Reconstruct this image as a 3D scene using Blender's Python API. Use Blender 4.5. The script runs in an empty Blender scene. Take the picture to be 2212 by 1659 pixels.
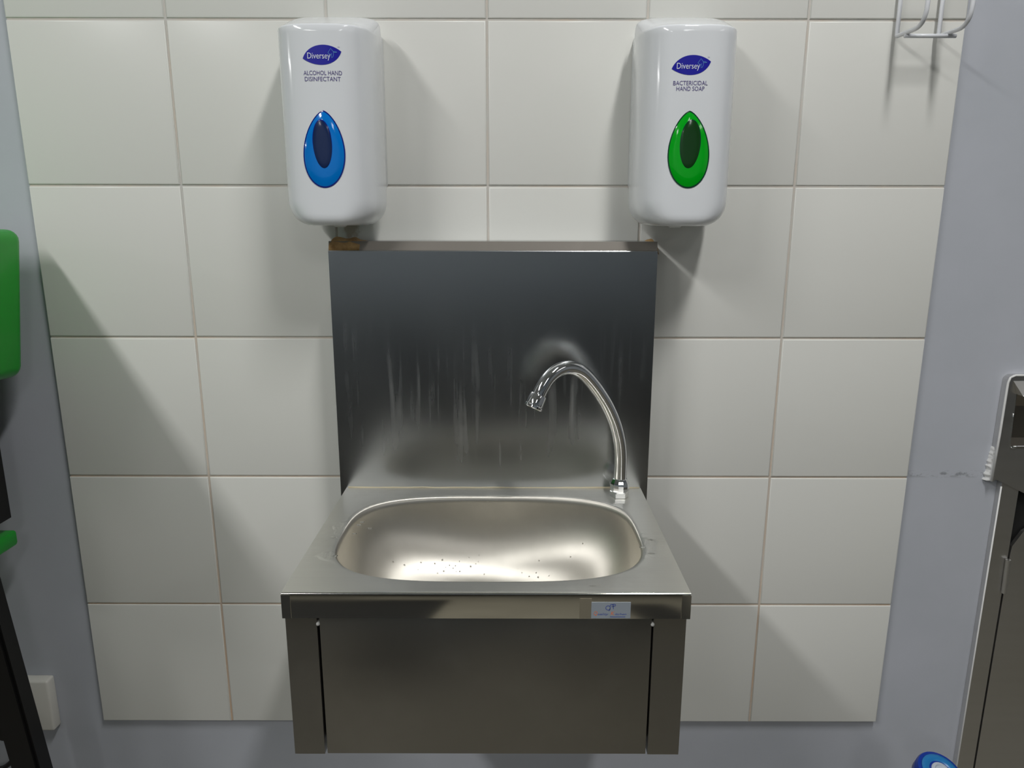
import bpy, bmesh, math, random
from mathutils import Vector, Matrix
random.seed(4)
SC = bpy.context.scene
COL = SC.collection
PI = math.pi

# ------------------------------------------------------------------ camera
cam_d = bpy.data.cameras.new('camera')
cam_d.sensor_width = 36.0
cam_d.lens = 1557.788 / 2212 * 36.0
cam_d.clip_start = 0.02
cam = bpy.data.objects.new('camera', cam_d)
COL.objects.link(cam)
cam.matrix_world = (Matrix.Translation((0.03263, -0.98335, 0.76168)) @ Matrix.Rotation(0.000287, 4, 'Z')
                    @ Matrix.Rotation(PI / 2 - 0.220627, 4, 'X') @ Matrix.Rotation(0.001721, 4, 'Z'))
SC.camera = cam

# ------------------------------------------------------------------ view, world, lamps
SC.view_settings.view_transform = 'Standard'
SC.view_settings.look = 'None'
SC.view_settings.exposure = 0.09
SC.view_settings.gamma = 1.0
SC.view_settings.use_curve_mapping = False
world = bpy.data.worlds.new('world')
SC.world = world
world.use_nodes = True
world.node_tree.nodes['Background'].inputs[0].default_value = (0.55, 0.6, 0.65, 1)
world.node_tree.nodes['Background'].inputs[1].default_value = 0.05

CEIL_Z = 2.2
SZ_ = 0.409
FLOOR_Z = -0.44


def lamp(name, x, y, sx, sy, watts, color):
    d = bpy.data.lights.new(name, 'AREA')
    d.shape = 'RECTANGLE'
    d.size, d.size_y = sx, sy
    d.energy = watts
    d.color = color
    o = bpy.data.objects.new(name, d)
    COL.objects.link(o)
    o.location = (x, y, CEIL_Z - 0.03)
    return o


LC_ = (1.0, 0.995, 0.985)
lamp('ceiling_lamp', -1.40, -1.75, 0.16, 1.2, 31, LC_)
lamp('ceiling_lamp', 0.50, -1.05, 0.12, 0.6, 17.5, LC_)
lamp('ceiling_lamp', -1.40, -3.90, 0.30, 1.2, 12, LC_)
lamp('ceiling_lamp', 0.72, -3.40, 0.30, 1.2, 9, LC_)
lamp('ceiling_lamp', 2.60, -2.20, 0.30, 1.2, 5, LC_)
lamp('ceiling_lamp', -6.20, -2.40, 0.30, 1.2, 38, LC_)


# ------------------------------------------------------------------ materials
def sl(r, g, b):
    def f(c):
        c /= 255.0
        return c / 12.92 if c <= 0.04045 else ((c + 0.055) / 1.055) ** 2.4
    return (f(r), f(g), f(b), 1.0)


def mat(name, color, rough=0.5, metal=0.0, spec=0.5, coat=0.0, trans=0.0, ior=1.45):
    m = bpy.data.materials.new(name)
    m.use_nodes = True
    b = m.node_tree.nodes['Principled BSDF']
    b.inputs['Base Color'].default_value = color
    b.inputs['Roughness'].default_value = rough
    b.inputs['Metallic'].default_value = metal
    b.inputs['Specular IOR Level'].default_value = spec
    b.inputs['Coat Weight'].default_value = coat
    b.inputs['Transmission Weight'].default_value = trans
    b.inputs['IOR'].default_value = ior
    return m


class NT:
    """short hand for building a node tree"""
    def __init__(self, m):
        self.t = m.node_tree
        self.b = self.t.nodes['Principled BSDF']

    def n(self, kind, **kw):
        o = self.t.nodes.new(kind)
        for k, v in kw.items():
            if k in o.inputs:
                o.inputs[k].default_value = v
            else:
                setattr(o, k, v)
        return o

    def l(self, a, b):
        self.t.links.new(a, b)

    def pos(self):
        return self.n('ShaderNodeNewGeometry').outputs['Position']

    def noise(self, scale3, scale=1.0, detail=3.0, rough=0.55):
        mp = self.n('ShaderNodeMapping')
        mp.inputs['Scale'].default_value = scale3
        self.l(self.pos(), mp.inputs['Vector'])
        no = self.n('ShaderNodeTexNoise')
        no.inputs['Scale'].default_value = scale
        no.inputs['Detail'].default_value = detail
        no.inputs['Roughness'].default_value = rough
        self.l(mp.outputs[0], no.inputs['Vector'])
        return no.outputs['Fac']

    def rng(self, v, a, b, c, d):
        r = self.n('ShaderNodeMapRange')
        for i, x in enumerate((a, b, c, d)):
            r.inputs[i + 1].default_value = x
        self.l(v, r.inputs[0])
        return r.outputs[0]

    def math(self, op, a, b=None):
        o = self.n('ShaderNodeMath', operation=op)
        for i, v in enumerate((a, b)):
            if v is None:
                continue
            if isinstance(v, (int, float)):
                o.inputs[i].default_value = v
            else:
                self.l(v, o.inputs[i])
        return o.outputs[0]

    def mix(self, fac, a, b):
        o = self.n('ShaderNodeMix', data_type='RGBA')
        for i, v in ((0, fac), (6, a), (7, b)):
            if isinstance(v, (int, float, tuple)):
                o.inputs[i].default_value = v
            else:
                self.l(v, o.inputs[i])
        return o.outputs[2]

    def bump(self, h, strength, dist):
        o = self.n('ShaderNodeBump')
        o.inputs['Strength'].default_value = strength
        o.inputs['Distance'].default_value = dist
        self.l(h, o.inputs['Height'])
        self.l(o.outputs[0], self.b.inputs['Normal'])

    def axis(self, i):
        s = self.n('ShaderNodeSeparateXYZ')
        self.l(self.pos(), s.inputs[0])
        return s.outputs[i]

    def spot(self, c, r3, wob=0.0, wscale=60):
        """soft mask 1 inside an ellipsoid at c"""
        p = self.pos()
        sub = self.n('ShaderNodeVectorMath', operation='SUBTRACT')
        self.l(p, sub.inputs[0])
        sub.inputs[1].default_value = c
        mul = self.n('ShaderNodeVectorMath', operation='MULTIPLY')
        self.l(sub.outputs[0], mul.inputs[0])
        mul.inputs[1].default_value = tuple(1 / x for x in r3)
        ln = self.n('ShaderNodeVectorMath', operation='LENGTH')
        self.l(mul.outputs[0], ln.inputs[0])
        v = ln.outputs['Value']
        if wob:
            v = self.math('ADD', v, self.math('MULTIPLY', self.math('SUBTRACT', self.noise((1, 1, 1), wscale), 0.5), wob))
        return self.rng(v, 1.0, 0.6, 0.0, 1.0)


# tiles
M_TILE = mat('glazed_tile', sl(226, 225, 218), 0.22, spec=0.4)
q = NT(M_TILE)
base = sl(228, 228, 222)
dirt = q.math('MULTIPLY', q.spot((-0.183, 0, 0.757), (0.012, 0.03, 0.022), 1.4, 90), 0.55)
q.l(q.mix(dirt, base, sl(150, 120, 80)), q.b.inputs['Base Color'])
q.b.inputs['Roughness'].default_value = 0.3
q.bump(q.noise((1, 1, 1), 14, 1), 0.06, 0.002)

M_GROUT = mat('grout', sl(190, 178, 165), 0.9, spec=0.2)
q = NT(M_GROUT)
g1 = q.mix(q.rng(q.noise((1, 1, 1), 16, 4), 0.35, 0.65, 0, 1), sl(206, 205, 200), sl(210, 200, 188))
low = q.rng(q.axis(2), 0.75, 0.15, 0, 1)
g2 = q.mix(q.math('MULTIPLY', low, q.rng(q.noise((1, 1, 1), 6, 3), 0.3, 0.7, 0.25, 0.9)), g1, sl(208, 178, 148))
q.l(g2, q.b.inputs['Base Color'])

M_PAINT = mat('grey_wall_paint', sl(184, 188, 197), 0.62, spec=0.3)
q = NT(M_PAINT)
pb = q.mix(q.rng(q.noise((1, 1, 1), 5, 4), 0.3, 0.7, 0, 1), sl(184, 188, 195), sl(192, 195, 203))
# worn crack line beside the tiles
z = q.axis(2)
xx = q.axis(0)
band = q.rng(q.math('ABSOLUTE', q.math('SUBTRACT', z, 0.4065)), 0.0065, 0.0015, 0, 1)
inx = q.math('MULTIPLY', q.rng(xx, 0.600, 0.612, 0, 1), q.rng(xx, 0.732, 0.715, 0, 1))
chips = q.rng(q.noise((1, 0.2, 1.8), 70, 4, 0.7), 0.47, 0.58, 0, 1)
ck = q.math('MULTIPLY', q.math('MULTIPLY', band, inx), chips)
q.l(q.mix(q.math('MULTIPLY', ck, 0.6), pb, sl(110, 112, 116)), q.b.inputs['Base Color'])
q.bump(q.noise((1, 1, 1), 60, 3), 0.12, 0.002)

M_FLOOR = mat('floor_paint', sl(132, 128, 114), 0.45)
q = NT(M_FLOOR)
q.l(q.mix(q.rng(q.noise((1, 1, 1), 4, 4), 0.3, 0.7, 0, 1), sl(114, 110, 99), sl(126, 122, 110)), q.b.inputs['Base Color'])
M_ADDED = mat('added_block_dark', sl(26, 27, 27), 0.6)
M_CEIL = mat('ceiling_paint', sl(225, 225, 222), 0.8)
M_ROOM = mat('room_paint', sl(176, 180, 184), 0.7)
M_FAR = mat('far_wall_paint', sl(182, 193, 201), 0.6)


# steels
def steel(name, col, rough, brush=(4, 4, 900), var=0.06, stain=0.0, streak_zone=None):
    m = mat(name, col, rough, 1.0)
    q = NT(m)
    br = q.noise(brush, 1.0, 2)
    cl = q.noise((1, 1, 1), 6, 1)
    r = q.math('ADD', q.rng(br, 0.3, 0.7, rough - var, rough + var), q.rng(cl, 0.3, 0.7, -0.03, 0.03))
    dark = tuple(c * 0.96 for c in col[:3]) + (1,)
    c = q.mix(q.rng(br, 0.3, 0.7, 0, 1), dark, col)
    if stain:
        sm = q.rng(q.noise((1, 1, 1), 14, 5, 0.6), 0.5, 0.72, 0, stain)
        c = q.mix(sm, c, (0.55, 0.53, 0.47, 1))
        r = q.math('ADD', r, q.math('MULTIPLY', sm, 0.3))
    if streak_zone:
        z0, z1 = streak_zone
        zz = q.axis(2)
        zone = q.math('MULTIPLY', q.rng(zz, z0 - 0.03, z0 + 0.03, 0, 1), q.rng(zz, z1 + 0.06, z1 - 0.05, 0, 1))
        st = q.math('MULTIPLY', q.rng(q.noise((90, 90, 5), 1, 2), 0.52, 0.74, 0, 1), zone)
        patch = q.rng(q.noise((1, 1, 1), 11, 3), 0.4, 0.65, 0, 1)
        st = q.math('MULTIPLY', st, patch)
        r = q.math('ADD', r, q.math('MULTIPLY', st, 0.16))
        c = q.mix(q.math('MULTIPLY', st, 0.3), c, (0.72, 0.72, 0.70, 1))
    q.l(r, q.b.inputs['Roughness'])
    q.l(c, q.b.inputs['Base Color'])
    return m


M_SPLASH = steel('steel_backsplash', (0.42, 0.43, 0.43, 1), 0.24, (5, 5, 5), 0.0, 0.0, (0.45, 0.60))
M_DECK = steel('steel_deck', (0.80, 0.79, 0.74, 1), 0.40, (5, 300, 5), 0.03, 0.25)
M_BOWL = steel('steel_bowl', (0.77, 0.74, 0.67, 1), 0.48, (40, 40, 40), 0.0, 0.15)
q = NT(M_DECK)
msk = q.math('ADD', q.spot((-.150, -.192, SZ_), (.026, .030, .05), 1.2, 50), q.spot((.186, -.238, SZ_), (.022, .032, .05), 1.2, 50))
msk = q.math('ADD', msk, q.spot((-.158, -.262, SZ_), (.022, .012, .05), 1.0, 50))
q.bump(q.math('MULTIPLY', msk, q.noise((1, .6, 1), 110, 2)), 0.35, 0.004)
q = NT(M_BOWL)
q.b.inputs['Anisotropic'].default_value = 0.93
tg = q.n('ShaderNodeTangent', direction_type='RADIAL', axis='Z')
q.l(tg.outputs[0], q.b.inputs['Tangent'])
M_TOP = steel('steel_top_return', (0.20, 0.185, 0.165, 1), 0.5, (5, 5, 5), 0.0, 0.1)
M_LIP = steel('steel_lip', (0.88, 0.86, 0.78, 1), 0.10, (5, 5, 5), 0.0)
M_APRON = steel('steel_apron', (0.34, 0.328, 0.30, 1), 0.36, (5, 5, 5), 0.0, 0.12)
M_UNIT = steel('steel_unit', (0.72, 0.71, 0.69, 1), 0.34, (4, 4, 60), 0.01)
M_RECESS = steel('steel_recess_shade', (0.36, 0.33, 0.29, 1), 0.3, (5, 5, 5), 0.0)  # darker than the plate steel: shade of a deeper recess put into colour
M_CHROME = mat('chrome', (0.82, 0.83, 0.84, 1), 0.05, 1.0)
M_DARK = mat('shade_and_dark_parts', sl(18, 18, 17), 0.8)  # near black; stands in for shade in gaps, also colours dark parts
M_SEAL = mat('sealant', sl(196, 186, 160), 0.6)
M_FOAM = mat('brown_sealant', sl(176, 138, 84), 0.75)
q = NT(M_FOAM)
q.l(q.mix(q.rng(q.noise((1, 1, 1), 90, 4), 0.35, 0.7, 0, 1), sl(186, 152, 102), sl(140, 106, 66)), q.b.inputs['Base Color'])
q.bump(q.noise((1, 1, 1), 160, 3), 0.5, 0.003)
M_CAULK = mat('white_caulk', sl(232, 232, 230), 0.6)

# plastics
M_WHITE = mat('white_plastic', sl(230, 233, 236), 0.10, spec=0.5, coat=0.2)
M_WHITE2 = mat('white_backplate_plastic', sl(224, 227, 228), 0.3)
M_WIRE = mat('white_coated_wire', sl(228, 230, 234), 0.25)
M_SOCKET = mat('socket_plastic', sl(220, 218, 210), 0.4)
M_LOGO = mat('logo_blue_print', sl(24, 22, 158), 0.3)
M_TEXT = mat('violet_print', sl(92, 82, 140), 0.5)
M_LOGOW = mat('white_print', sl(226, 230, 242), 0.4)
M_LOGOC = mat('pale_blue_print', sl(96, 150, 210), 0.4)
M_BLUE = mat('blue_window', sl(0, 122, 214), 0.10, coat=0.4)
M_BLUER = mat('blue_window_rim', sl(8, 30, 128), 0.10, coat=0.4)
M_BLUED = mat('blue_window_lens', sl(24, 42, 84), 0.18, coat=0.3)
M_GREEN = mat('green_window', sl(0, 172, 26), 0.10, coat=0.4)
M_GREENR = mat('green_window_rim', sl(6, 62, 40), 0.10, coat=0.4)
M_GREEND = mat('green_window_lens', sl(20, 62, 22), 0.18, coat=0.3)
M_SGREEN = mat('stand_green_plastic', sl(22, 158, 40), 0.28)
M_BLACK = mat('black_plastic', sl(14, 13, 14), 0.45)
M_STICK = mat('sticker_paper', sl(148, 156, 164), 0.5)
M_TAPE = mat('tape_residue', sl(120, 114, 98), 0.6)
M_ORANGE = mat('orange_print', sl(232, 128, 84), 0.5)
M_SBLUE = mat('sticker_blue_print', sl(74, 92, 168), 0.5)
M_HBLUE = mat('blue_handle_plastic', sl(10, 52, 150), 0.25)
M_HLIGHT = mat('light_blue_ring', sl(34, 120, 182), 0.3)
M_HWHITE = mat('handle_core', sl(186, 194, 204), 0.35)
M_WATER = mat('water', (1, 1, 1, 1), 0.0, trans=1.0, ior=1.33)


# ------------------------------------------------------------------ mesh helpers
def link(name, me, m, parent=None, smooth=False):
    if isinstance(m, (list, tuple)):
        for k in m:
            me.materials.append(k)
    else:
        me.materials.append(m)
    if smooth:
        for p in me.polygons:
            p.use_smooth = True
    o = bpy.data.objects.new(name, me)
    COL.objects.link(o)
    if parent:
        o.parent = parent
        o.matrix_parent_inverse = Matrix.Translation(-parent.location)
    return o


def from_bm(name, bm, m, parent=None, smooth=False, recalc=True):
    if recalc:
        bmesh.ops.recalc_face_normals(bm, faces=bm.faces[:])
    me = bpy.data.meshes.new(name)
    bm.to_mesh(me)
    bm.free()
    return link(name, me, m, parent, smooth)


def auto(o, deg=35):
    me = o.data
    for p in me.polygons:
        p.use_smooth = True
    me.set_sharp_from_angle(angle=math.radians(deg))
    return o


def box_bm(x0, x1, y0, y1, z0, z1, bev=0.0, seg=2, bm=None):
    own = bm is None
    b2 = bmesh.new()
    r = bmesh.ops.create_cube(b2, size=1.0)
    for v in b2.verts:
        v.co = Vector((x0 + (v.co.x + .5) * (x1 - x0), y0 + (v.co.y + .5) * (y1 - y0), z0 + (v.co.z + .5) * (z1 - z0)))
    if bev:
        bmesh.ops.bevel(b2, geom=b2.edges[:], offset=bev, segments=seg, affect='EDGES', profile=0.5)
    if own:
        return b2
    me = bpy.data.meshes.new('tmp')
    b2.to_mesh(me)
    b2.free()
    bm.from_mesh(me)
    bpy.data.meshes.remove(me)
    return bm


def box(name, x0, x1, y0, y1, z0, z1, m, parent=None, bev=0.0, seg=2):
    o = from_bm(name, box_bm(x0, x1, y0, y1, z0, z1, bev, seg), m, parent)
    return auto(o, 40) if bev else o


def prism_bm(poly, d, axis='y', bm=None):
    """poly: list of 3-D points, extruded by vector d"""
    bm = bm or bmesh.new()
    a = [bm.verts.new(p) for p in poly]
    b = [bm.verts.new(Vector(p) + Vector(d)) for p in poly]
    n = len(a)
    bm.faces.new(a)
    bm.faces.new(b[::-1])
    for i in range(n):
        bm.faces.new((a[i], b[i], b[(i + 1) % n], a[(i + 1) % n]))
    return bm


def tube_bm(pts, rad, seg=16, bm=None, cap=True, closed=False):
    bm = bm or bmesh.new()
    pts = [Vector(p) for p in pts]
    n = len(pts)
    rads = rad if isinstance(rad, (list, tuple)) else [rad] * n
    rings = []
    prev = None
    for i, p in enumerate(pts):
        a = pts[(i - 1) % n] if (closed or i > 0) else p
        c = pts[(i + 1) % n] if (closed or i < n - 1) else p
        t = (c - a).normalized()
        if prev is None:
            ref = Vector((0, 1, 0)) if abs(t.y) < 0.9 else Vector((1, 0, 0))
            u = t.cross(ref).normalized()
        else:
            u = (prev - t * prev.dot(t)).normalized()
        prev = u
        w = t.cross(u)
        rings.append([bm.verts.new(p + (u * math.cos(2 * PI * k / seg) + w * math.sin(2 * PI * k / seg)) * rads[i]) for k in range(seg)])
    m = n if closed else n - 1
    for i in range(m):
        A, B = rings[i], rings[(i + 1) % n]
        for k in range(seg):
            bm.faces.new((A[k], A[(k + 1) % seg], B[(k + 1) % seg], B[k]))
    if cap and not closed:
        bm.faces.new(rings[0][::-1])
        bm.faces.new(rings[-1])
    return bm


def lathe_bm(profile, origin=(0, 0, 0), axis=(0, 0, 1), seg=24, bm=None):
    """profile: (radius, height) along axis"""
    bm = bm or bmesh.new()
    A = Vector(axis).normalized()
    u = A.orthogonal().normalized()
    w = A.cross(u)
    O = Vector(origin)
    rings = []
    for r, h in profile:
        if r < 1e-6:
            rings.append([bm.verts.new(O + A * h)])
        else:
            rings.append([bm.verts.new(O + A * h + (u * math.cos(2 * PI * k / seg) + w * math.sin(2 * PI * k / seg)) * r) for k in range(seg)])
    for P, Q in zip(rings, rings[1:]):
        for k in range(seg):
            k2 = (k + 1) % seg
            if len(P) == 1 and len(Q) == 1:
                continue
            if len(P) == 1:
                bm.faces.new((P[0], Q[k2], Q[k]))
            elif len(Q) == 1:
                bm.faces.new((P[k], P[k2], Q[0]))
            else:
                bm.faces.new((P[k], P[k2], Q[k2], Q[k]))
    for R, rev in ((rings[0], True), (rings[-1], False)):
        if len(R) > 1:
            bm.faces.new(R[::-1] if rev else R)
    return bm


def smooth_path(pts, sub=6):
    P = [Vector(p) for p in pts]
    out = []
    n = len(P)
    for i in range(n - 1):
        p0, p1, p2, p3 = P[max(i - 1, 0)], P[i], P[i + 1], P[min(i + 2, n - 1)]
        for k in range(sub):
            t = k / sub
            out.append(0.5 * ((2 * p1) + (p2 - p0) * t + (2 * p0 - 5 * p1 + 4 * p2 - p3) * t * t + (3 * p1 - p0 - 3 * p2 + p3) * t ** 3))
    out.append(P[-1])
    return out


def fillet(pts, r, n=6):
    """round the inner corners of a polyline with radius r"""
    P = [Vector(p) for p in pts]
    out = [P[0]]
    for i in range(1, len(P) - 1):
        a, b, c = P[i - 1], P[i], P[i + 1]
        rr = r[i] if isinstance(r, dict) else r
        u, v = (a - b).normalized(), (c - b).normalized()
        ang = u.angle(v)
        d = min(rr / math.tan(ang / 2), (a - b).length * .49, (c - b).length * .49)
        s, e = b + u * d, b + v * d
        for k in range(n + 1):
            t = k / n
            out.append((s * (1 - t) + b * t) * (1 - t) + (b * (1 - t) + e * t) * t)
    out.append(P[-1])
    return out


def thing(name, label, cat, loc, group=None):
    o = bpy.data.objects.new(name, None)
    o.empty_display_size = 0.05
    COL.objects.link(o)
    o.location = loc
    return tag(o, label, cat, group)


def tag(o, label, cat, group=None):
    o['label'] = label
    o['category'] = cat
    if group:
        o['group'] = group
    return o


def struct(o, label=None):
    o['kind'] = 'structure'
    if label:
        o['label'] = label
        o['category'] = 'wall' if 'wall' in o.name else o.name
    return o


_text_cache = {}


def text_tris(s, shear=0.0):
    """flat triangles of a word: verts (u, v) normalised to width 1 and its height, plus faces"""
    c = bpy.data.curves.new('word', 'FONT')
    c.body = s
    c.shear = shear
    c.resolution_u = 3
    o = bpy.data.objects.new('word', c)
    COL.objects.link(o)
    bpy.context.view_layer.update()
    me = bpy.data.meshes.new_from_object(o.evaluated_get(bpy.context.evaluated_depsgraph_get()))
    vs = [v.co.copy() for v in me.vertices]
    fs = [tuple(p.vertices) for p in me.polygons]
    bpy.data.objects.remove(o)
    bpy.data.curves.remove(c)
    bpy.data.meshes.remove(me)
    x0 = min(v.x for v in vs)
    x1 = max(v.x for v in vs)
    w = x1 - x0
    return [((v.x - x0) / w - 0.5, v.y / w) for v in vs], fs, w


def word(name, s, width, place, m, parent, cap=None, shear=0.0):
    """place(u, v) -> 3-D point; width is the word's width, cap its capital height"""
    vs, fs, w = text_tris(s, shear)
    sv = 1.0
    if cap:
        sv = cap / (0.69 / w * width)
    me = bpy.data.meshes.new(name)
    me.from_pydata([place(u * width, v * width * sv) for u, v in vs], [], fs)
    return link(name, me, m, parent)


def ribbon(name, lines, half, place, m, parent):
    """thin printed strokes: polylines in the (u, v) plane"""
    vs, fs = [], []
    for L in lines:
        P = [Vector((a, b, 0)) for a, b in L]
        base = len(vs)
        for i, p in enumerate(P):
            t = (P[min(i + 1, len(P) - 1)] - P[max(i - 1, 0)]).normalized()
            nrm = Vector((-t.y, t.x, 0)) * half
            vs += [place((p + nrm).x, (p + nrm).y), place((p - nrm).x, (p - nrm).y)]
        for i in range(len(P) - 1):
            k = base + 2 * i
            fs.append((k, k + 1, k + 3, k + 2))
    me = bpy.data.meshes.new(name)
    me.from_pydata(vs, [], fs)
    return link(name, me, m, parent)


# ------------------------------------------------------------------ room shell
XL, XR, YF = -8.0, 3.6, -5.0
PAINT_Y = 0.009
wall = struct(box('wall_back', XL - .1, XR + .1, PAINT_Y, PAINT_Y + .12, FLOOR_Z - .1, CEIL_Z + .1, M_PAINT),
              'grey painted wall around a block of square white tiles')
wall['category'] = 'wall'
struct(box('floor', XL - .1, XR + .1, YF - .1, PAINT_Y, FLOOR_Z - .1, FLOOR_Z, M_FLOOR))
struct(box('ceiling', XL - .1, XR + .1, YF - .1, PAINT_Y, CEIL_Z, CEIL_Z + .1, M_CEIL))
struct(box('wall_left', XL - .1, XL, YF, PAINT_Y, FLOOR_Z, CEIL_Z, M_ROOM))
struct(box('wall_right', XR, XR + .1, YF, PAINT_Y, FLOOR_Z, CEIL_Z, M_ROOM))
struct(box('wall_front', XL, XR, YF - .1, YF, FLOOR_Z, CEIL_Z, M_FAR))

box('mat', -1.05, -0.22, -2.5, -1.35, FLOOR_Z, FLOOR_Z + .012, M_DARK, bpy.data.objects['floor'])  # unseen dark mat, added to be mirrored in the steel lip
box('mat', 0.43, 0.62, -2.3, -1.35, FLOOR_Z, FLOOR_Z + .012, M_DARK, bpy.data.objects['floor'])  # second unseen mat, added for a dark reflection at the lip's end
struct(box('added_dark_block_1', XL, XR, YF, -2.75, FLOOR_Z, 0.20, M_ADDED))  # unseen dark block, added to darken the backsplash reflection

# tiles: parts of the tiled wall, one mesh shared by the full squares
P = 0.202
G = 0.0013
xs = [-2 * P - 0.2008, -2 * P, -P, 0, P, 2 * P, 2 * P + 0.1979]
NROW = 6
box('grout', xs[0] + .001, xs[-1] - .001, 0.0016, PAINT_Y + .002, 0.0012, NROW * P - .001, M_GROUT, wall)
tile_mesh = {}
for c in range(6):
    w = xs[c + 1] - xs[c] - 2 * G
    if c in (0, 5):
        w += G
    for r in range(NROW):
        key = round(w, 4)
        h = P - 2 * G
        if key not in tile_mesh:
            bm = box_bm(-w / 2, w / 2, 0, PAINT_Y + .004, -h / 2, h / 2)
            ed = [e for e in bm.edges if all(abs(v.co.y) < 1e-6 for v in e.verts)]
            bmesh.ops.bevel(bm, geom=ed, offset=0.0018, segments=3, affect='EDGES', profile=0.5)
            bmesh.ops.recalc_face_normals(bm, faces=bm.faces[:])
            me = bpy.data.meshes.new('tile')
            bm.to_mesh(me)
            bm.free()
            me.materials.append(M_TILE)
            for p in me.polygons:
                p.use_smooth = True
            me.set_sharp_from_angle(angle=math.radians(50))
            tile_mesh[key] = me
        o = bpy.data.objects.new('tile', tile_mesh[key])
        COL.objects.link(o)
        o.parent = wall
        cx = (xs[c] + xs[c + 1]) / 2
        if c == 0:
            cx -= G / 2
        if c == 5:
            cx += G / 2
        o.location = (cx, random.uniform(-.0002, .0002), r * P + P / 2)
        o.rotation_euler = (random.uniform(-.0012, .0012), 0, random.uniform(-.0012, .0012))

# ------------------------------------------------------------------ wash basin
SX0, SX1 = -0.1925, 0.2075
SYB, SYF = -0.0565, -0.342
SZ = 0.409
sink = thing('wash_basin', 'stainless steel knee operated wash basin with tall steel backsplash, fixed to white tiles', 'sink', (0.0075, -0.06, SZ))

# deck with the opening of the bowl
BC = Vector((0.0075, -0.2015))
BA, BB = 0.1705, 0.1143


N = 128
open_loop = []
for k in range(N):
    ca, sa = math.cos(2 * PI * k / N), math.sin(2 * PI * k / N)
    open_loop.append(Vector((ca, sa)) / ((abs(ca) / BA) ** 3.4 + (abs(sa) / BB) ** 3.4) ** (1 / 3.4))
bm = bmesh.new()


def ring_at(loop, z):
    return [bm.verts.new((BC.x + p.x, BC.y + p.y, z)) for p in loop]


def join(A, B):
    for k in range(len(A)):
        bm.faces.new((A[k], A[(k + 1) % len(A)], B[(k + 1) % len(B)], B[k]))


# outer rectangle points along the same directions
EDGE = 0.0018
outer = []
for k in range(N):
    d = open_loop[k].normalized()
    lim = []
    for lo_, hi_, comp, cc in ((SX0, SX1, d.x, BC.x), (SYF + EDGE, SYB, d.y, BC.y)):
        if comp > 1e-9:
            lim.append((hi_ - cc) / comp)
        elif comp < -1e-9:
            lim.append((lo_ - cc) / comp)
    outer.append(d * min(lim))
# snap nearest samples to true corners
for cx in (SX0, SX1):
    for cy in (SYF + EDGE, SYB):
        t = Vector((cx - BC.x, cy - BC.y))
        k = min(range(N), key=lambda i: (outer[i] - t).length)
        outer[k] = t
R0 = ring_at(outer, SZ)
big = [p * (1 + 0.006 / p.length) for p in open_loop]
R1 = ring_at(big, SZ)
join(R0, R1)
for a_, zz in ((0.0035, .0003), (0.0018, .0009)):
    R2 = ring_at([p * (1 + a_ / p.length) for p in open_loop], SZ - zz)
    join(R1, R2)
    R1 = R2
deck = from_bm('deck', bm, M_DECK, sink)
auto(deck, 30)

bm = bmesh.new()
D = 0.118
prev = ring_at([p * (1 + 0.0018 / p.length) for p in open_loop], SZ - 0.0009)
NB = 30
for i in range(0, NB + 1):
    t = i / NB * PI / 2
    s = math.cos(t) ** 0.80 if i < NB else 0.0
    dep = D * math.sin(t) ** 0.95 if i else 0.0
    s = max(s, 0.07)
    if i == NB:
        dep = D
    mph = min(1.0, (i / NB) * 1.25)
    lp = []
    for k, p in enumerate(open_loop):
        th = math.atan2(p.y, p.x)
        e = Vector((BA * math.cos(th), BB * math.sin(th)))
        ang = Vector((math.cos(th), math.sin(th)))
        rr = 1 / math.sqrt((ang.x / BA) ** 2 + (ang.y / BB) ** 2)
        lp.append((p * (1 - mph) + ang * rr * mph) * s)
    cur = ring_at(lp, SZ - 0.002 - dep)
    join(prev, cur)
    prev = cur
bm.faces.new(prev)
bowl = from_bm('bowl', bm, M_BOWL, sink, smooth=True)
bowl.data.flip_normals() if bowl.data.polygons[N * 3].normal.z < -0.9 else None
# drain in the hidden bottom
from_bm('drain', lathe_bm([(0.0, 0.0005), (0.012, 0.0005), (0.014, 0.002), (0.021, 0.0025), (0.022, -0.002)], (BC.x, BC.y, SZ - 0.002 - D)), M_CHROME, sink, True)

# front lip: folded polished edge running round three sides
bm = bmesh.new()
prof = [(SYF + EDGE, SZ)] + [(SYF + EDGE - EDGE * math.sin(a), SZ - EDGE + EDGE * math.cos(a)) for a in (0.4, 0.8, 1.2, PI / 2)] + [(SYF, SZ - 0.0275), (SYF + 0.012, SZ - 0.0275)]
A = [bm.verts.new((SX0, y, z)) for y, z in prof]
B = [bm.verts.new((SX1, y, z)) for y, z in prof]
for i in range(len(prof) - 1):
    bm.faces.new((A[i], B[i], B[i + 1], A[i + 1]))
for X in (SX0, SX1):
    q4 = [bm.verts.new(p) for p in ((X, SYF, SZ - .0015), (X, SYB, SZ), (X, SYB, SZ - 0.0275), (X, SYF, SZ - 0.0275))]
    bm.faces.new(q4)
    s = 1 if X < 0 else -1
    q5 = [bm.verts.new(p) for p in ((X, SYF, SZ - .0275), (X, SYB, SZ - .0275), (X + s * .0015, SYB, SZ - .0275), (X + s * .0015, SYF, SZ - .0275))]
    bm.faces.new(q5)
auto(from_bm('front_lip', bm, M_LIP, sink), 50)
# folded corner laps of the lip
for X0, X1 in ((SX0 - .0004, SX0 + .0085), (SX1 - .0085, SX1 + .0004)):
    box('corner_lap', X0, X1, SYF - .0005, SYF + .004, SZ - .0275, SZ - .0022, M_LIP, sink)

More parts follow.
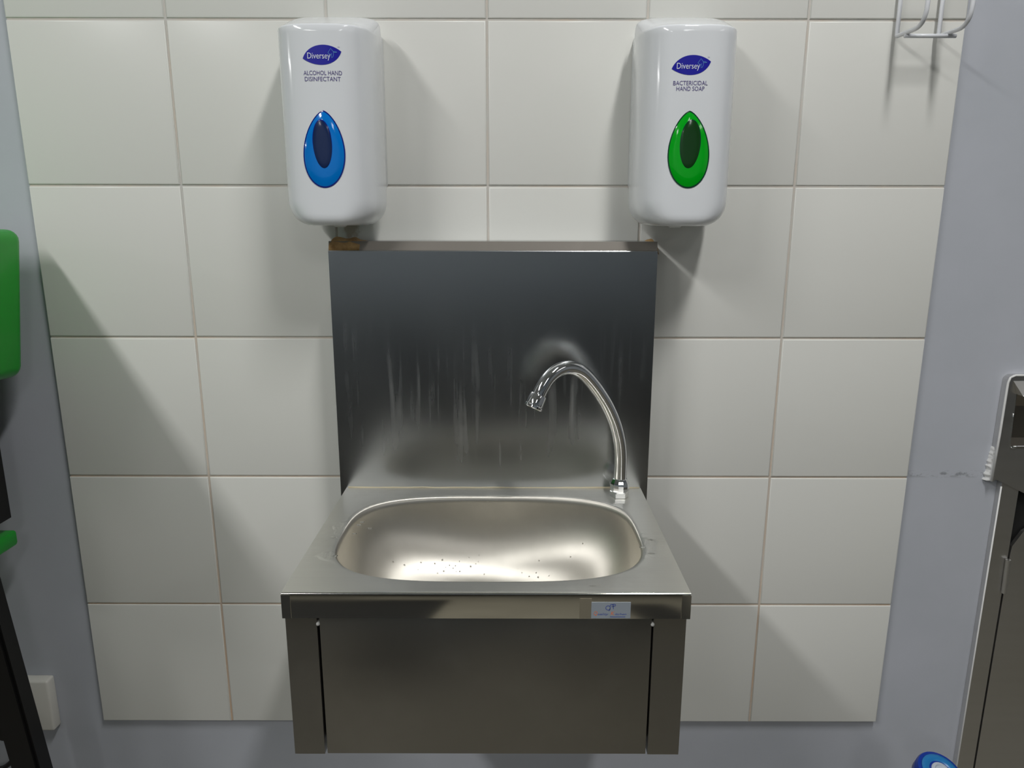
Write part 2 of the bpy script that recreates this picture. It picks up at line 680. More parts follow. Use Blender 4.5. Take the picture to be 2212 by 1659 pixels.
# apron: two side panels with front returns and the knee panel between
AY = -0.334
AZ0, AZ1 = 0.2205, 0.3835
for s, X, a, b in ((1, SX0 - .0005, SX0 - .0005, -0.1618), (-1, SX1 - .001, 0.1742, SX1 - .001)):
    bm = bmesh.new()
    t = 0.0012
    pl = [(X, 0.0, 0), (X, AY, 0), (b if s > 0 else a, AY, 0), (b if s > 0 else a, AY + .02, 0), ((b if s > 0 else a) - s * t, AY + .02, 0),
          ((b if s > 0 else a) - s * t, AY + t, 0), (X + s * t, AY + t, 0), (X + s * t, 0.0, 0)]
    prism_bm([(p[0], p[1], AZ0) for p in pl], (0, 0, AZ1 - AZ0), bm=bm)
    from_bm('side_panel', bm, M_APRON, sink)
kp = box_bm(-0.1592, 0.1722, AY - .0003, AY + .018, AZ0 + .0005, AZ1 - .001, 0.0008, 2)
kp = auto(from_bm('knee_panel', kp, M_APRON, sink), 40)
box('slot_backing', -0.170, 0.182, AY + .022, AY + .024, AZ0 + .004, AZ1, M_DARK, sink)
for X in (-0.1606, 0.1731):  # whitish pads stand in for light seen through the slot notches
    from_bm('slot_light_pad', lathe_bm([(0, -.0012), (.0017, -.0008), (.0021, .0006), (.0021, .012), (0, .012)], (X, AY - .0002, 0.3705), (0, 1, 0), 12), M_CAULK, sink, True)['label'] = 'small whitish pad standing for light through the slot notch'

# backsplash
BX0, BX1 = -0.2005, 0.2165
BZ = 0.7268
t = 0.0012
prof = [(-0.0005, 0.36), (SYB, 0.36), (SYB, BZ - .0012), (SYB + .0005, BZ - .0003), (SYB + .0014, BZ), (SYB + .0048, BZ + .0112), (-.0005, BZ + .0113)]
bm = bmesh.new()
A = [bm.verts.new((BX0, y, z)) for y, z in prof]
B = [bm.verts.new((BX1, y, z)) for y, z in prof]
for i in range(1, len(prof) - 1):
    if i != 4:
        bm.faces.new((A[i], B[i], B[i + 1], A[i + 1]))
bm.faces.new(A)
bm.faces.new(B[::-1])
splash = auto(from_bm('backsplash', bm, M_SPLASH, sink), 25)
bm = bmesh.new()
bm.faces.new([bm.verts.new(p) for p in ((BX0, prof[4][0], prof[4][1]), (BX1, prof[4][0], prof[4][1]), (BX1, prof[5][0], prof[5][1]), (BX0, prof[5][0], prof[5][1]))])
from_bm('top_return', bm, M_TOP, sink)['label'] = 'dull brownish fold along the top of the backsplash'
splash['label'] = 'upright satin steel backsplash with water streaks'

# sealant: beige bead behind the deck, brown foam at the top corners
bm = bmesh.new()
pts = [(-0.190 + i * .0198, SYB - .0002, SZ + .0006 + random.uniform(-.0003, .0003)) for i in range(21)]
tube_bm(pts, [0.0011 if i < 2 or i > 14 else 0.0007 for i in range(21)], 8, bm)
from_bm('sealant_bead', bm, M_SEAL, sink, True)


def blob(name, pts, mtl):
    """lumpy foam: an upper outline along x over a base line, rounded in depth"""
    bm = bmesh.new()
    n = 8
    rows = []
    for x, z0, z1, y0, y1 in pts:
        row = []
        for k in range(n + 1):
            a = PI * k / n
            yy = (y0 + y1) / 2 - math.cos(a) * (y1 - y0) / 2
            zz = z0 + (z1 - z0) * (math.sin(a) ** 0.5) + random.uniform(-.0004, .0004)
            row.append(bm.verts.new((x + random.uniform(-.0005, .0005), yy, zz)))
        rows.append(row)
    for A, B in zip(rows, rows[1:]):
        for k in range(n):
            bm.faces.new((A[k], A[k + 1], B[k + 1], B[k]))
    for R, rv in ((rows[0], 1), (rows[-1], 0)):
        bm.faces.new(R[::-1] if rv else R)
    for A, B in zip(rows, rows[1:]):
        bm.faces.new((A[0], B[0], B[-1], A[-1]))
    return from_bm(name, bm, mtl, sink, True)


f1 = blob('foam_sealant', [(-.2008, .7266, .7300, -.0545, -.002), (-.1995, .7264, .7390, -.0556, -.002), (-.196, .7264, .7432, -.0560, -.002), (-.190, .7264, .7424, -.0560, -.002),
                           (-.184, .7264, .7410, -.0560, -.002), (-.178, .7264, .7408, -.0560, -.002), (-.1725, .7264, .7428, -.0558, -.002), (-.167, .7265, .7400, -.0556, -.002),
                           (-.162, .7266, .7388, -.0553, -.002), (-.156, .7268, .7380, -.0535, -.002), (-.150, .7275, .7374, -.050, -.002)], M_FOAM)
f1['label'] = 'brown foam sealant on the top corner of the backsplash'
f2 = blob('foam_sealant', [(.2060, .730, .7385, -.046, -.002), (.2095, .730, .7405, -.047, -.002), (.2130, .730, .7412, -.047, -.002), (.2160, .728, .7385, -.047, -.002),
                           (.2185, .724, .7330, -.047, -.002), (.2200, .722, .7250, -.046, -.002)], M_FOAM)

# maker's sticker on the lip
SY = SYF - 0.0004


def on_lip(cx, cz, dy=0.0):
    return lambda u, v: (cx + u, SY - 0.0003 - dy, cz + v)


stk = box('maker_sticker', 0.1105, 0.1490, SY - .0002, SYF + .001, 0.3822, 0.3995, M_STICK, sink)
stk['label'] = 'pale grey paper sticker on the front lip'
box('tape_patch', 0.0990, 0.1108, SY - .00005, SYF + .001, 0.3822, 0.4035, M_TAPE, sink)['label'] = 'brownish strip of old tape'
pl = on_lip(0, 0)
word('sticker_lettering', 'uality', 0.0105, on_lip(0.1221, 0.3858), M_SBLUE, stk, 0.0024, 0.3)
word('sticker_lettering', 'itchen', 0.0112, on_lip(0.1394, 0.3858), M_SBLUE, stk, 0.0024, 0.3)
word('sticker_capital', 'Q', 0.0036, on_lip(0.1148, 0.3858), M_ORANGE, stk, 0.0040, 0.2)['label'] = 'orange capital letter'
word('sticker_capital', 'K', 0.0036, on_lip(0.1315, 0.3858), M_ORANGE, stk, 0.0040, 0.2)['label'] = 'orange capital letter'
arc = lambda cx, cz, rx, rz, a0, a1, n=14: [(cx + rx * math.cos(a0 + (a1 - a0) * k / n), cz + rz * math.sin(a0 + (a1 - a0) * k / n)) for k in range(n + 1)]
ribbon('sticker_emblem', [arc(.1268, .3937, .0022, .0023, 0.6, 2 * PI - .2), [(.1290, .3952), (.1286, .3914), (.1276, .3906)], arc(.1306, .3962, .0018, .0013, -1.2, 3.6),
                          arc(.1326, .3966, .0015, .0012, -1.0, 3.4), [(.1318, .3955), (.1322, .3925)], [(.1300, .3952), (.1332, .3956)], [(.1290, .3840), (.1440, .3840)]],
       0.00028, lambda u, v: (u, SY - .0004, v), M_SBLUE, stk)

# ------------------------------------------------------------------ faucet
fc = thing('faucet', 'chrome gooseneck spout on the rear corner of the steel basin', 'faucet', (0.1741, -0.0869, SZ))
FX, FY = 0.1741, -0.0869
hexp = [(0.0125 if abs(h - .5) < .4 else 0.0112, SZ + h * 0.0085) for h in (0, .12, .88, 1)]
bm = bmesh.new()
lathe_bm([(r, z) for r, z in hexp], (FX, FY, 0), (0, 0, 1), 6, bm)
bmesh.ops.rotate(bm, cent=(FX, FY, 0), matrix=Matrix.Rotation(0.25, 3, 'Z'), verts=bm.verts[:])
from_bm('hex_nut', bm, M_CHROME, fc)
bm = bmesh.new()
lathe_bm([(0.0100, SZ + .0085), (0.0122, SZ + .0090), (0.0128, SZ + .0105), (0.0128, SZ + .0185), (0.0120, SZ + .0205), (0.0095, SZ + .0250), (0.0088, SZ + .0255)], (FX, FY, 0), (0, 0, 1), 12, bm)
auto(from_bm('collar_nut', bm, M_CHROME, fc), 25)
sp = [(FX, FY, SZ + .022), (0.1743, -0.0868, 0.4344), (0.1741, -0.0869, 0.4645), (0.1711, -0.0887, 0.4870), (0.1640, -0.0929, 0.5115), (0.1525, -0.0994, 0.5365), (0.1387, -0.1074, 0.5585),
      (0.1250, -0.1152, 0.5760), (0.1143, -0.1215, 0.5855), (0.1021, -0.1285, 0.5905), (0.0890, -0.1361, 0.5895), (0.0768, -0.1432, 0.5815), (0.0680, -0.1482, 0.5690), (0.0632, -0.1510, 0.5590)]
path = smooth_path(sp, 6)
auto(from_bm('spout', tube_bm(path, 0.0083, 28), M_CHROME, fc), 50)
tip = Vector(sp[-1])
dr = (Vector((0.0590, -0.1534, 0.5495)) - Vector((0.0660, -0.1494, 0.5645))).normalized()
aer = auto(from_bm('aerator', lathe_bm([(0.0084, -.0035), (0.0098, -.003), (0.0104, -.002), (0.0106, 0.010), (0.0114, 0.011), (0.0114, .0135), (0.0100, .0145), (0.0085, .0145), (0.0080, .011), (0, .011)], tip, dr, 28), M_CHROME, fc), 30)
from_bm('aerator_screen', lathe_bm([(0, .0112), (0.0078, .0112), (0.0078, .0118), (0, .0118)], tip, dr, 20), M_DARK, aer)


# ------------------------------------------------------------------ soap dispensers
def make_dispenser(name, label, cx, z_bot, z_top, group, wmats, logo, lines, drop, lens, lean):
    H, Dm = 0.0592, 0.1165
    root = thing(name, label, 'dispenser', (cx, 0, z_bot), group)
    nexp = 3.6
    zroll = z_top - 0.029     # where the front starts to roll back to the top

    def half(z):
        h = H
        rb = 0.030
        tt = z - z_bot
        if tt < rb:
            h -= (rb - math.sqrt(max(rb * rb - (rb - tt) ** 2, 0)))
        rt = 0.012
        tt = z_top - z
        if tt < rt:
            h -= 0.55 * (rt - math.sqrt(max(rt * rt - (rt - tt) ** 2, 0)))
        return h

    def depth(z):
        d = Dm
        rb = 0.010
        tt = z - z_bot
        if tt < rb:
            d -= (rb - math.sqrt(max(rb * rb - (rb - tt) ** 2, 0)))
        if z > zroll:
            u = (z - zroll) / (z_top - zroll)
            sft = min(u / 0.18, 1.0)
            d -= 0.004 * sft * sft + (Dm - 0.040) * (max(u - .05, 0) / .95) ** 1.15
        return d

    def front(x, z):
        h = half(z)
        a = min(abs(x) / h, 0.9999)
        return -depth(z) * (1 - a ** nexp) ** (1 / nexp)

    def shell(zs, y_back, shrink, dscale):
        bm = bmesh.new()
        rings = []
        M_ = 60
        for z in zs:
            h, d = half(z) * shrink, depth(z) * dscale
            pr = []
            a0 = math.asin(min(1.0, (-y_back / d) ** (nexp / 2)))
            for k in range(M_ + 1):
                a = a0 + (PI - 2 * a0) * k / M_
                ca, sa = math.cos(a), math.sin(a)
                x = h * math.copysign(abs(ca) ** (2 / nexp), ca)
                y = -d * (abs(sa) ** (2 / nexp))
                tap = 0.93 + 0.07 * min(1.0, -y / 0.085)
                pr.append((x * tap, min(y, y_back), z))
            rings.append([bm.verts.new((cx + x, y, zz)) for x, y, zz in pr])
        for A, B in zip(rings, rings[1:]):
            n = len(A)
            for k in range(n):
                bm.faces.new((A[k], A[(k + 1) % n], B[(k + 1) % n], B[k]))
        bm.faces.new(rings[0][::-1])
        bm.faces.new(rings[-1])
        bmesh.ops.remove_doubles(bm, verts=bm.verts[:], dist=1e-6)
        return bm

    zs = []
    for k in range(9):
        zs.append(z_bot + 0.030 * (1 - math.cos(PI / 2 * k / 8)))
    zs += [z_bot + .05, z_bot + .08, z_bot + .12, z_bot + .16, zroll - .02, zroll - .006]
    zs += [zroll + (z_top - zroll) * k / 16 for k in range(17)]
    auto(from_bm('front_cover', shell(zs, -0.030, 1.0, 1.0), M_WHITE, root), 55)
    # back body: slightly narrower box against the wall with chamfered foot
    bm = bmesh.new()
    b = 0.0538
    zt = z_top - 0.009
    rr = 0.012
    outline = [(-b, z_bot + .052), (-b + .018, z_bot + .012), (-b + .03, z_bot + .006), (b - .03, z_bot + .006), (b - .018, z_bot + .012), (b, z_bot + .052)]
    outline += [(b - rr + rr * math.cos(k * PI / 12), zt - rr + rr * math.sin(k * PI / 12)) for k in range(7)]
    outline += [(-b + rr - rr * math.sin(k * PI / 12), zt - rr + rr * math.cos(k * PI / 12)) for k in range(7)]
    prism_bm([(cx + x, -0.034, z) for x, z in outline], (0, 0.0335, 0), bm=bm)
    auto(from_bm('back_plate', bm, M_WHITE2, root), 35)

    # prints on the cover
    def on(ox, oz, off):
        return lambda u, v: (cx + ox + u, front(ox + u, oz + v) - off, oz + v)

    lx, lz, lw = logo
    pl_ = on(lx, lz, 0.00025)
    s = lw / 84.0                         # one photo pixel of the logo
    Lf, Rt = (-42.2, -7.6), (42.2, 6.9)

    def bez(c1, c2, t):
        return tuple((1 - t) ** 3 * a + 3 * (1 - t) ** 2 * t * b_ + 3 * (1 - t) * t * t * c_ + t ** 3 * d_ for a, b_, c_, d_ in zip(Lf, c1, c2, Rt))

    NU, NV = 28, 6
    vs, fs = [], []
    for i in range(NU + 1):
        t = i / NU
        up, dn = bez((-31, 22), (12, 30), t), bez((-12, -28.5), (31, -24), t)
        for j in range(NV + 1):
            w = j / NV
            vs.append(pl_((dn[0] * (1 - w) + up[0] * w) * s, (dn[1] * (1 - w) + up[1] * w) * s))
    for i in range(NU):
        for j in range(NV):
            k = i * (NV + 1) + j
            fs.append((k, k + NV + 1, k + NV + 2, k + 1))
    me = bpy.data.meshes.new('logo_leaf')
    me.from_pydata(vs, [], fs)
    leaf = link('logo_leaf', me, M_LOGO, root, True)
    leaf['label'] = 'dark blue leaf shaped logo'
    word('logo_lettering', 'Diversey', 50 * s, on(lx - 6.6 * s, lz - 7.8 * s, .0006), M_LOGOW, leaf, 12.2 * s)
    bird = [[(13.5, 4), (16.5, 8), (20, 13), (23, 9), (25, 6.5), (29, 6.5), (33, 5.2)], [(13.5, 4), (17, 1), (21, .5)], [(25, 6.5), (27, 4.6), (33, 5.2)],
            [(25.5, 5.5), (25.6, 0), (23.5, -5), (21, -6), (20.5, -2), (21.5, 3)]]
    ribbon('logo_bird', [[(a * s, b_ * s) for a, b_ in L] for L in bird], 0.42 * s, on(lx, lz, .0006), M_LOGOC, leaf)
    word('trade_mark', 'TM', 4.4 * s, on(lx + 36.5 * s, lz + 14.3 * s, .0003), M_TEXT, leaf, 2.4 * s)
    for s_, w_, ox, oz in lines:
        word('product_lettering', s_, w_, on(ox, oz, .0003), M_TEXT, root, 0.0046)

    # teardrop window: rim, coloured dome and dark lens
    dx, dz, dw, dh = drop

    TN = 1 / max(math.sin(k * .01) * math.sin(k * .005) ** 0.36 for k in range(1, 314))

    def tear(th):
        # th from 0 (top) clockwise
        x = math.sin(th) * abs(math.sin(th / 2)) ** 0.36
        return x * TN, math.cos(th)

    def dome(nm, sx, sz, ox, oz, off, rise, m, shape, sk=0.0, k0=0.0, par=None):
        vs, fs = [], []
        NR, NA = 7, 64
        for i in range(NR + 1):
            f = k0 + (1 - k0) * i / NR
            for k in range(NA):
                a, b_ = shape(2 * PI * k / NA)
                x, z = a * sx * f + sk * b_ * sz * f, b_ * sz * f
                zz = oz + z
                xx_ = ox + x
                vs.append((cx + xx_, front(xx_, zz) - off - rise * math.sqrt(max(1 - f ** 4, 0)), zz))
        for i in range(NR):
            for k in range(NA):
                a = i * NA
                fs.append((a + k, a + (k + 1) % NA, a + NA + (k + 1) % NA, a + NA + k))
        if k0 == 0.0:
            pass
        me = bpy.data.meshes.new(nm)
        me.from_pydata(vs, [], fs)
        bmx = bmesh.new()
        bmx.from_mesh(me)
        bmesh.ops.remove_doubles(bmx, verts=bmx.verts[:], dist=1e-7)
        bpy.data.meshes.remove(me)
        return from_bm(nm, bmx, m, par or root, True)

    win, rim, lensm = wmats
    w_ = dome('level_window', dw / 2 * .945, dh / 2 * .962, dx, dz, 0.0007, 0.0022, win, tear, lean)
    w_['label'] = label.split(' with ')[1].split(' window')[0] + ' level window'
    dome('window_rim', dw / 2, dh / 2, dx, dz, 0.0005, 0.0008, rim, tear, lean, par=w_)
    ex, ez, ew, eh, esk = lens
    ell = lambda th: (math.sin(th), math.cos(th))
    dome('window_lens', ew / 2 * 1.09, eh / 2 * 1.05, ex, ez, 0.0027, 0.0008, rim, ell, esk, par=w_)['label'] = 'dark edge of the oval lens'
    dome('window_lens', ew / 2, eh / 2, ex, ez, 0.0032, 0.0008, lensm, ell, esk, par=w_)
    # nozzle below
    from_bm('nozzle', lathe_bm([(0.009, 0.02), (0.009, -0.004), (0.006, -0.006), (0, -0.006)], (cx, -0.05, z_bot + .004), (0, 0, 1), 16), M_WHITE2, root, True)
    return root


LC, RC = -0.1850, 0.2378
make_dispenser('soap_dispenser', 'white wall dispenser with blue teardrop window, marked alcohol hand disinfectant', LC, 0.7575, 1.0035,
               'pair of wall dispensers above the basin', (M_BLUE, M_BLUER, M_BLUED), (-0.1808 - LC, 0.9440, 0.0432),
               [('ALCOHOL HAND', 0.0430, -0.1810 - LC, 0.9228), ('DISINFECTANT', 0.0402, -0.1813 - LC, 0.9164)],
               (-0.1838 - LC, 0.8428, 0.0482, 0.0850), (-0.1847 - LC, 0.8482, 0.0208, 0.0515, -0.03), 0.028)
make_dispenser('soap_dispenser', 'white wall dispenser with green teardrop window, marked bactericidal hand soap', RC, 0.7575, 1.0035,
               'pair of wall dispensers above the basin', (M_GREEN, M_GREENR, M_GREEND), (0.2329 - RC, 0.9340, 0.0432),
               [('BACTERICIDAL', 0.0385, 0.2329 - RC, 0.9128), ('HAND SOAP', 0.0315, 0.2331 - RC, 0.9068)],
               (0.2348 - RC, 0.8430, 0.0478, 0.0850), (0.2355 - RC, 0.8488, 0.0222, 0.0515, 0.03), -0.028)

# ------------------------------------------------------------------ wire bracket
wr = thing('wire_bracket', 'white coated wire bottle bracket hung on the tiles near the grey paint', 'bracket', (0.539, 0, 0.99))
for X in (0.5128, 0.5650):
    pts = fillet([(X, -0.0075, 1.20), (X, -0.0075, 0.9895), (X, -0.072, 0.9865), (X, -0.072, 1.09)], {1: 0.003, 2: 0.022}, 8)
    from_bm('hook', tube_bm(pts, 0.0026, 12), M_WIRE, wr, True)
from_bm('cross_wire', tube_bm([(0.5110, -0.031, 0.9845), (0.5735, -0.031, 0.9845)], 0.0025, 12), M_WIRE, wr, True)
for Z in (1.085,):
    from_bm('cross_wire', tube_bm([(0.5110, -0.0775, Z), (0.5670, -0.0775, Z)], 0.0025, 12), M_WIRE, wr, True)
for Z in (1.19,):
    from_bm('cross_wire', tube_bm([(0.5110, -0.0028, Z), (0.5670, -0.0028, Z)], 0.0025, 12), M_WIRE, wr, True)

# ------------------------------------------------------------------ steel cabinet on the grey wall
un = thing('steel_cabinet', 'stainless steel wall cabinet with an open slot above a hinged door, sealed to grey wall', 'cabinet', (0.90, 0, 0.2))
UY = -0.004
UB = PAINT_Y - .0005
# upper plate with a rounded corner, a slanted lower edge and an opening
RX0, RX1, RZ0, RZ1 = 0.7372, 1.03, 0.4500, 0.5290
bm = bmesh.new()
cor = [(0.7225 + .009 - .009 * math.cos(a), 0.5548 - .009 + .009 * math.sin(a)) for a in (0, .4, .8, 1.2, PI / 2)]
plate = [(0.7218, 0.4000)] + cor + [(1.08, 0.5548), (1.08, 0.3700), (0.792, 0.3720), (0.7700, 0.3822), (0.7265, 0.4030)]
hole = [(RX0 + .0022, RZ0), (RX0 - .0006, RZ1), (RX1, RZ1), (RX1, RZ0)]
# four bands round the opening
ol, hl = plate, hole
UY2 = UY
V = lambda p, y: bm.verts.new((p[0], y, p[1]))
o_f = [V(p, UY) for p in ol]
h_f = [V(p, UY) for p in hl]
idx = {'tl': 5, 'tr': 6, 'br': 7, 'bl': 0}
bm.faces.new([o_f[i] for i in (0, 1, 2, 3, 4, 5)] + [h_f[1], h_f[0]])
bm.faces.new([o_f[5], o_f[6], h_f[2], h_f[1]])
bm.faces.new([o_f[6], o_f[7], h_f[3], h_f[2]])
bm.faces.new([o_f[7], o_f[8], o_f[9], o_f[10], o_f[0], h_f[0], h_f[3]])
o_b = [V(p, UB) for p in ol]
n = len(ol)
for i in range(n):
    bm.faces.new((o_f[i], o_b[i], o_b[(i + 1) % n], o_f[(i + 1) % n]))
from_bm('upper_plate', bm, M_UNIT, un)
# recess behind the opening: sloping hood, back and a curved floor, shade put into the steel colour
bm = bmesh.new()
Q = lambda *p: bm.faces.new([bm.verts.new(c) for c in p])
Q((RX0, UY, RZ1), (RX1, UY, RZ1), (RX1, .008, RZ1 - .02), (RX0, .008, RZ1 - .02))
Q((RX0, .0085, RZ0), (RX1, .0085, RZ0), (RX1, .0085, RZ1), (RX0, .0085, RZ1))
Q((RX0, UY, RZ0), (RX1, UY, RZ0), (RX1, .0085, RZ0 + .012), (RX0, .0085, RZ0 + .012))
Q((RX0, UY, RZ0), (RX0, UY, RZ1), (RX0, .0085, RZ1), (RX0, .0085, RZ0))
from_bm('recess', bm, M_RECESS, un)
# hood bevel above and hems of the opening
bm = bmesh.new()
Q = lambda *p: bm.faces.new([bm.verts.new(c) for c in p])
a, b_, c_, d_ = (0.7290, UY - .0002, 0.5478), (RX1, UY - .0002, 0.5478), (RX1, UY - .012, RZ1), (RX0, UY - .012, RZ1)
Q(a, b_, c_, d_)
Q(d_, c_, (RX1, UY, RZ1 - .0008), (RX0, UY, RZ1 - .0008))
Q(a, d_, (RX0, UY, RZ1 - .0008))
from_bm('hood', bm, M_UNIT, un)
from_bm('hem', tube_bm([(RX0, UY - .012, RZ1), (RX1, UY - .012, RZ1)], .0011, 10), M_CHROME, un, True)
hp = [(RX0 - .001, UY - .0006, RZ1 - .028), (RX0 + .0008, UY - .0006, RZ0 + .010), (RX0 + .0036, UY - .0010, RZ0 + .0012), (RX0 + .010, UY - .0016, RZ0 + .0022), (RX0 + .03, UY - .002, RZ0 + .0035), (RX1, UY - .002, RZ0 + .0035)]
from_bm('hem', tube_bm(smooth_path(hp, 5), [0.0004] * 9 + [0.0013] * 17, 10), M_CHROME, un, True)
# lower frame, hinge and door
fr = bmesh.new()
prism_bm([(0.7372, UY + .002, -0.30), (0.7376, UY + .002, 0.402), (0.7630, UY + .002, 0.402), (0.7632, UY + .002, -0.30)], (0, UB - UY - .002, 0), bm=fr)
from_bm('door_frame', fr, M_UNIT, un)
box('door_frame', 0.7635, 1.06, UY + .002, UB, -0.30, -0.275, M_UNIT, un)
dp = bmesh.new()
prism_bm([(0.7655, UY + .001, -0.27), (0.7652, UY + .001, 0.285), (0.7662, UY + .001, 0.299), (0.7790, UY + .001, 0.322), (0.800, UY + .001, 0.338), (1.06, UY + .001, 0.338), (1.06, UY + .001, -0.27)], (0, .006, 0), bm=dp)
door = from_bm('door', dp, M_UNIT, un)
box('door_gap_shade', 0.7630, 1.05, UB - .002, UB, -0.27, 0.395, M_DARK, un)['label'] = 'dark sheet standing for the shade behind the door'  # near black sheet in place of the shade inside the cabinet
hg = bmesh.new()
tube_bm([(0.7628, UY - .0022, 0.226), (0.7614, UY - .0022, 0.2795)], .0036, 14, hg)
auto(from_bm('hinge', hg, M_UNIT, un), 40)
# caulk line with torn lumps
bm = bmesh.new()
tube_bm([(0.7212, UY + .001, 0.400), (0.7218, UY, 0.47), (0.7222, UY, 0.545), (0.7246, UY, 0.5525), (0.731, UY, 0.5556), (0.80, UY, 0.5556)], .0016, 8, bm)
tube_bm([(0.7364, UY + .001, 0.392), (0.7362, UY + .001, 0.1), (0.7364, UY + .001, -0.28)], .0011, 8, bm)
from_bm('caulk_line', bm, M_CAULK, un, True)
bm = bmesh.new()
rows = []
NL = 26
for k in range(NL + 1):
    z = 0.3990 + k * .0500 / NL
    w = (0.0062 * (1 - k / NL) ** 0.7 + 0.0006) * random.uniform(0.55, 1.25)
    xe = 0.7222
    rows.append([bm.verts.new((xe - w * f, 0.0092 - dz_, z + random.uniform(-.0006, .0006))) for f, dz_ in
                 ((1.0, 0.0), (0.85, random.uniform(.0025, .0045)), (0.5, random.uniform(.004, .008)), (0.2, random.uniform(.006, .010)), (0.0, .0125))])
for A, B in zip(rows, rows[1:]):
    for k in range(4):
        bm.faces.new((A[k], A[k + 1], B[k + 1], B[k]))
lm = from_bm('caulk_lumps', bm, M_CAULK, un, True)
lm['label'] = 'ragged white filler along the plate edge'

# ------------------------------------------------------------------ green and black stand
st = thing('equipment_stand', 'green and black plastic stand on a sloping black leg in front of the wall socket', 'stand', (-0.80, -0.25, FLOOR_Z))
bm = box_bm(-0.96, -0.598, -0.52, -0.03, 0.545, 0.752)
for v in bm.verts:
    if v.co.z < .6 and v.co.x > -.7:
        v.co.x -= 0.026
    if v.co.z < .6:
        v.co.z += 0.012 - 0.0 if v.co.y > -.2 else 0.045
bmesh.ops.bevel(bm, geom=bm.edges[:], offset=0.016, segments=5, affect='EDGES', profile=0.5)
auto(from_bm('hood', bm, M_SGREEN, st), 40)
bm = bmesh.new()
prism_bm([(-0.6605, -0.05, 0.362), (-0.6605, -0.05, 0.60), (-0.6605, -0.42, 0.60), (-0.6605, -0.42, 0.362)], (-0.22, 0, 0), bm=bm)
from_bm('column', bm, M_BLACK, st)
bm = box_bm(-0.96, -0.6625, -0.50, -0.04, 0.3175, 0.340, 0.0045, 2)
auto(from_bm('tray', bm, M_SGREEN, st), 40)
box('column', -0.86, -0.69, -0.40, -0.10, 0.338, 0.364, M_BLACK, st)


def leg(x_top, x_bot, y):
    bm = bmesh.new()
    w = 0.0415
    pts = [(x_top, y, 0.3185), (x_bot, y, FLOOR_Z), (x_bot - w, y, FLOOR_Z), (x_top - w, y, 0.3185)]
    prism_bm(pts, (0, -0.03, 0), bm=bm)
    bmesh.ops.bevel(bm, geom=bm.edges[:], offset=0.004, segments=2, affect='EDGES')
    return auto(from_bm('leg', bm, M_BLACK, st), 40)


leg(-0.6745, -0.5985, -0.07)
leg(-0.6745, -0.5985, -0.45)
leg(-0.905, -0.981, -0.07)
leg(-0.905, -0.981, -0.45)

# ------------------------------------------------------------------ socket, plug
so = thing('wall_socket', 'white square wall socket low on grey wall behind the black leg', 'socket', (-0.72, 0, 0.033))
bm = box_bm(-0.764, -0.6765, -0.0095, PAINT_Y, -0.0105, 0.0765, 0.0035, 3)
auto(from_bm('face_plate', bm, M_SOCKET, so), 40)
pgx, pgz = -0.7365, 0.010
pg = thing('power_plug', 'black power plug with a curling cord pushed into the white wall socket', 'plug', (pgx, -0.01, pgz))
bm = lathe_bm([(0.019, 0), (0.0215, .004), (0.0215, .016), (0.017, .026), (0.0, .028)], (pgx, -0.0097, pgz), (0, -1, 0), 24)
auto(from_bm('plug_body', bm, M_BLACK, pg), 40)
cp = [(pgx + .008, -0.026, pgz - .012), (-.7275, -.03, -.014), (-.7275, -.03, -.030), (-.7340, -.03, -.046), (-.7480, -.03, -.058), (-.7650, -.03, -.063), (-.79, -.03, -.066), (-.80, -.035, -.10), (-.79, -.04, -.25), (-.80, -.05, FLOOR_Z + .004), (-.95, -.12, FLOOR_Z + .004)]
pth = smooth_path(cp, 6)
from_bm('cord', tube_bm(pth, [0.0062 if i < 10 else 0.0037 for i in range(len(pth))], 10), M_BLACK, pg, True)

# ------------------------------------------------------------------ blue handle end
ha = thing('cleaning_handle', 'blue long handle standing below the steel cabinet, round end with pale core', 'handle', (0.66, -0.24, FLOOR_Z))
top = Vector((0.6105, -0.150, 0.0405))
axis = (top - Vector((0.68, -0.215, FLOOR_Z + .006))).normalized()
axis = Vector((-0.28, -0.30, 1.0)).normalized() if False else axis
auto(from_bm('shaft', tube_bm([Vector((0.68, -0.215, FLOOR_Z + .006)), top - axis * .03], 0.0125, 20), M_HBLUE, ha), 40)
tilt = Vector((0.10, -0.36, 1.0)).normalized()
auto(from_bm('round_end', lathe_bm([(0.012, -.034), (0.024, -.030), (0.0300, -.018), (0.0300, -.004), (0.0285, 0.0), (0.0240, .0012), (0, .0012)], top, tilt, 40), M_HBLUE, ha), 40)
rg = from_bm('ring', lathe_bm([(0.0145, .0010), (0.0245, .0010), (0.0238, .0022), (0.0155, .0022), (0.0145, .0010)], top, tilt, 40), M_HLIGHT, ha, True)
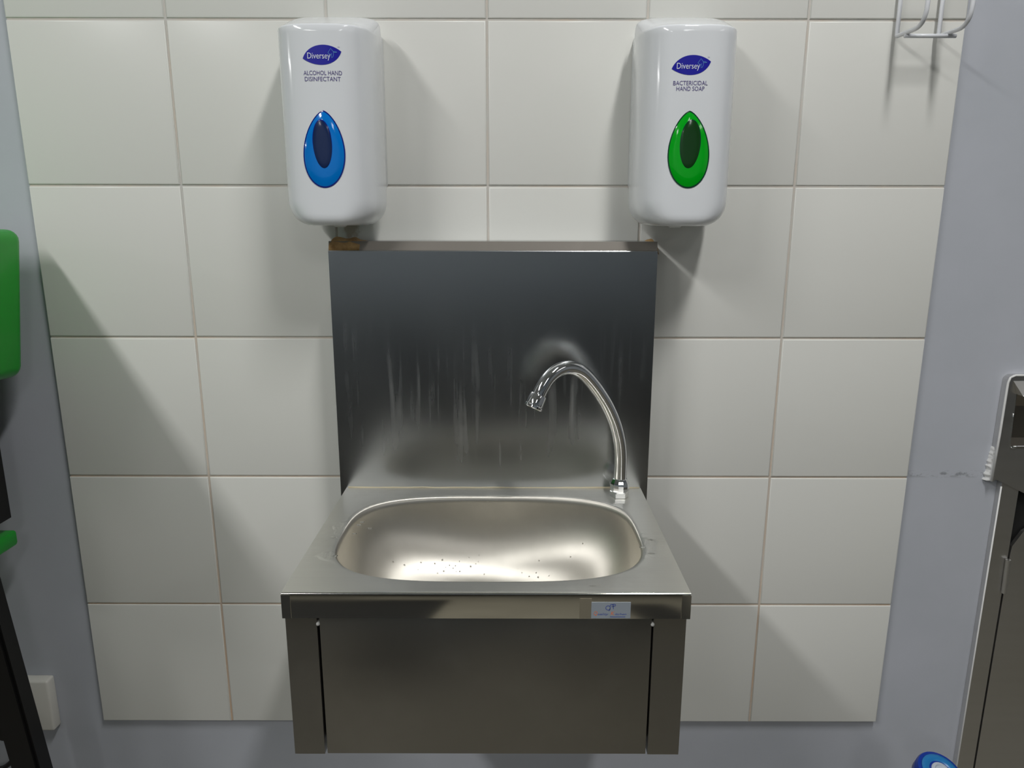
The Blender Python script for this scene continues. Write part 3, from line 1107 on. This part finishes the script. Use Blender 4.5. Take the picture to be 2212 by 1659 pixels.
rg['label'] = 'light blue ring inside the dark blue rim'
auto(from_bm('core', lathe_bm([(0.0125, .0010), (0.0120, .0030), (0.0085, .0040), (0.0070, .0022), (0.0045, .0020), (0.0040, .0046), (0, .0050)], top, tilt, 28), M_HWHITE, ha), 40)

# ------------------------------------------------------------------ water drops in the bowl and on the deck
bm = bmesh.new()
dg = bpy.context.evaluated_depsgraph_get()
bpy.context.view_layer.update()
from mathutils.bvhtree import BVHTree
bv = BVHTree.FromPolygons([v.co[:] for v in bowl.data.vertices], [p.vertices[:] for p in bowl.data.polygons])
spots = []
for k in range(230):
    x = random.gauss(0.01, 0.085)
    y = random.uniform(-0.30, -0.10)
    spots.append((x, y))
for cx_, cy_, n_ in ((-.03, -.13, 16), (.005, -.16, 14), (.09, -.25, 18), (-.04, -.2, 18)):
    spots += [(random.gauss(cx_, .018), random.gauss(cy_, .018)) for _ in range(n_)]
for x, y in spots:
    if abs(x - BC.x) > BA - .012 or abs(y - BC.y) > BB - .012:
        continue
    h, nr, _, _ = bv.ray_cast(Vector((x, y, SZ + .1)), Vector((0, 0, -1)))
    if h is None or h.z > SZ - .006:
        continue
    if nr.z < 0:
        nr = -nr
    r = random.choice((.0005, .0006, .0007, .0009, .0009, .0012))
    R = nr.to_track_quat('Z', 'Y').to_matrix().to_4x4()
    bmesh.ops.create_icosphere(bm, subdivisions=2, radius=r, matrix=Matrix.Translation(h + nr * r * .05) @ R @ Matrix.Diagonal((1, 1, .55, 1)))
for x, y in [(-.135, -.19), (-.150, -.205), (-.160, -.262), (.178, -.24), (.185, -.255), (.113, -.3275), (.19, -.22), (-.172, -.215), (-.15, -.18), (-.148, -.172)]:
    r = random.uniform(.0012, .0026)
    bmesh.ops.create_icosphere(bm, subdivisions=2, radius=r, matrix=Matrix.Translation((x, y, SZ)) @ Matrix.Diagonal((1.6, 1, .22, 1)))
wd = from_bm('water_drops', bm, M_WATER, None, True)
wd['kind'] = 'stuff'
tag(wd, 'clear water drops scattered over the inside of the steel basin', 'water')
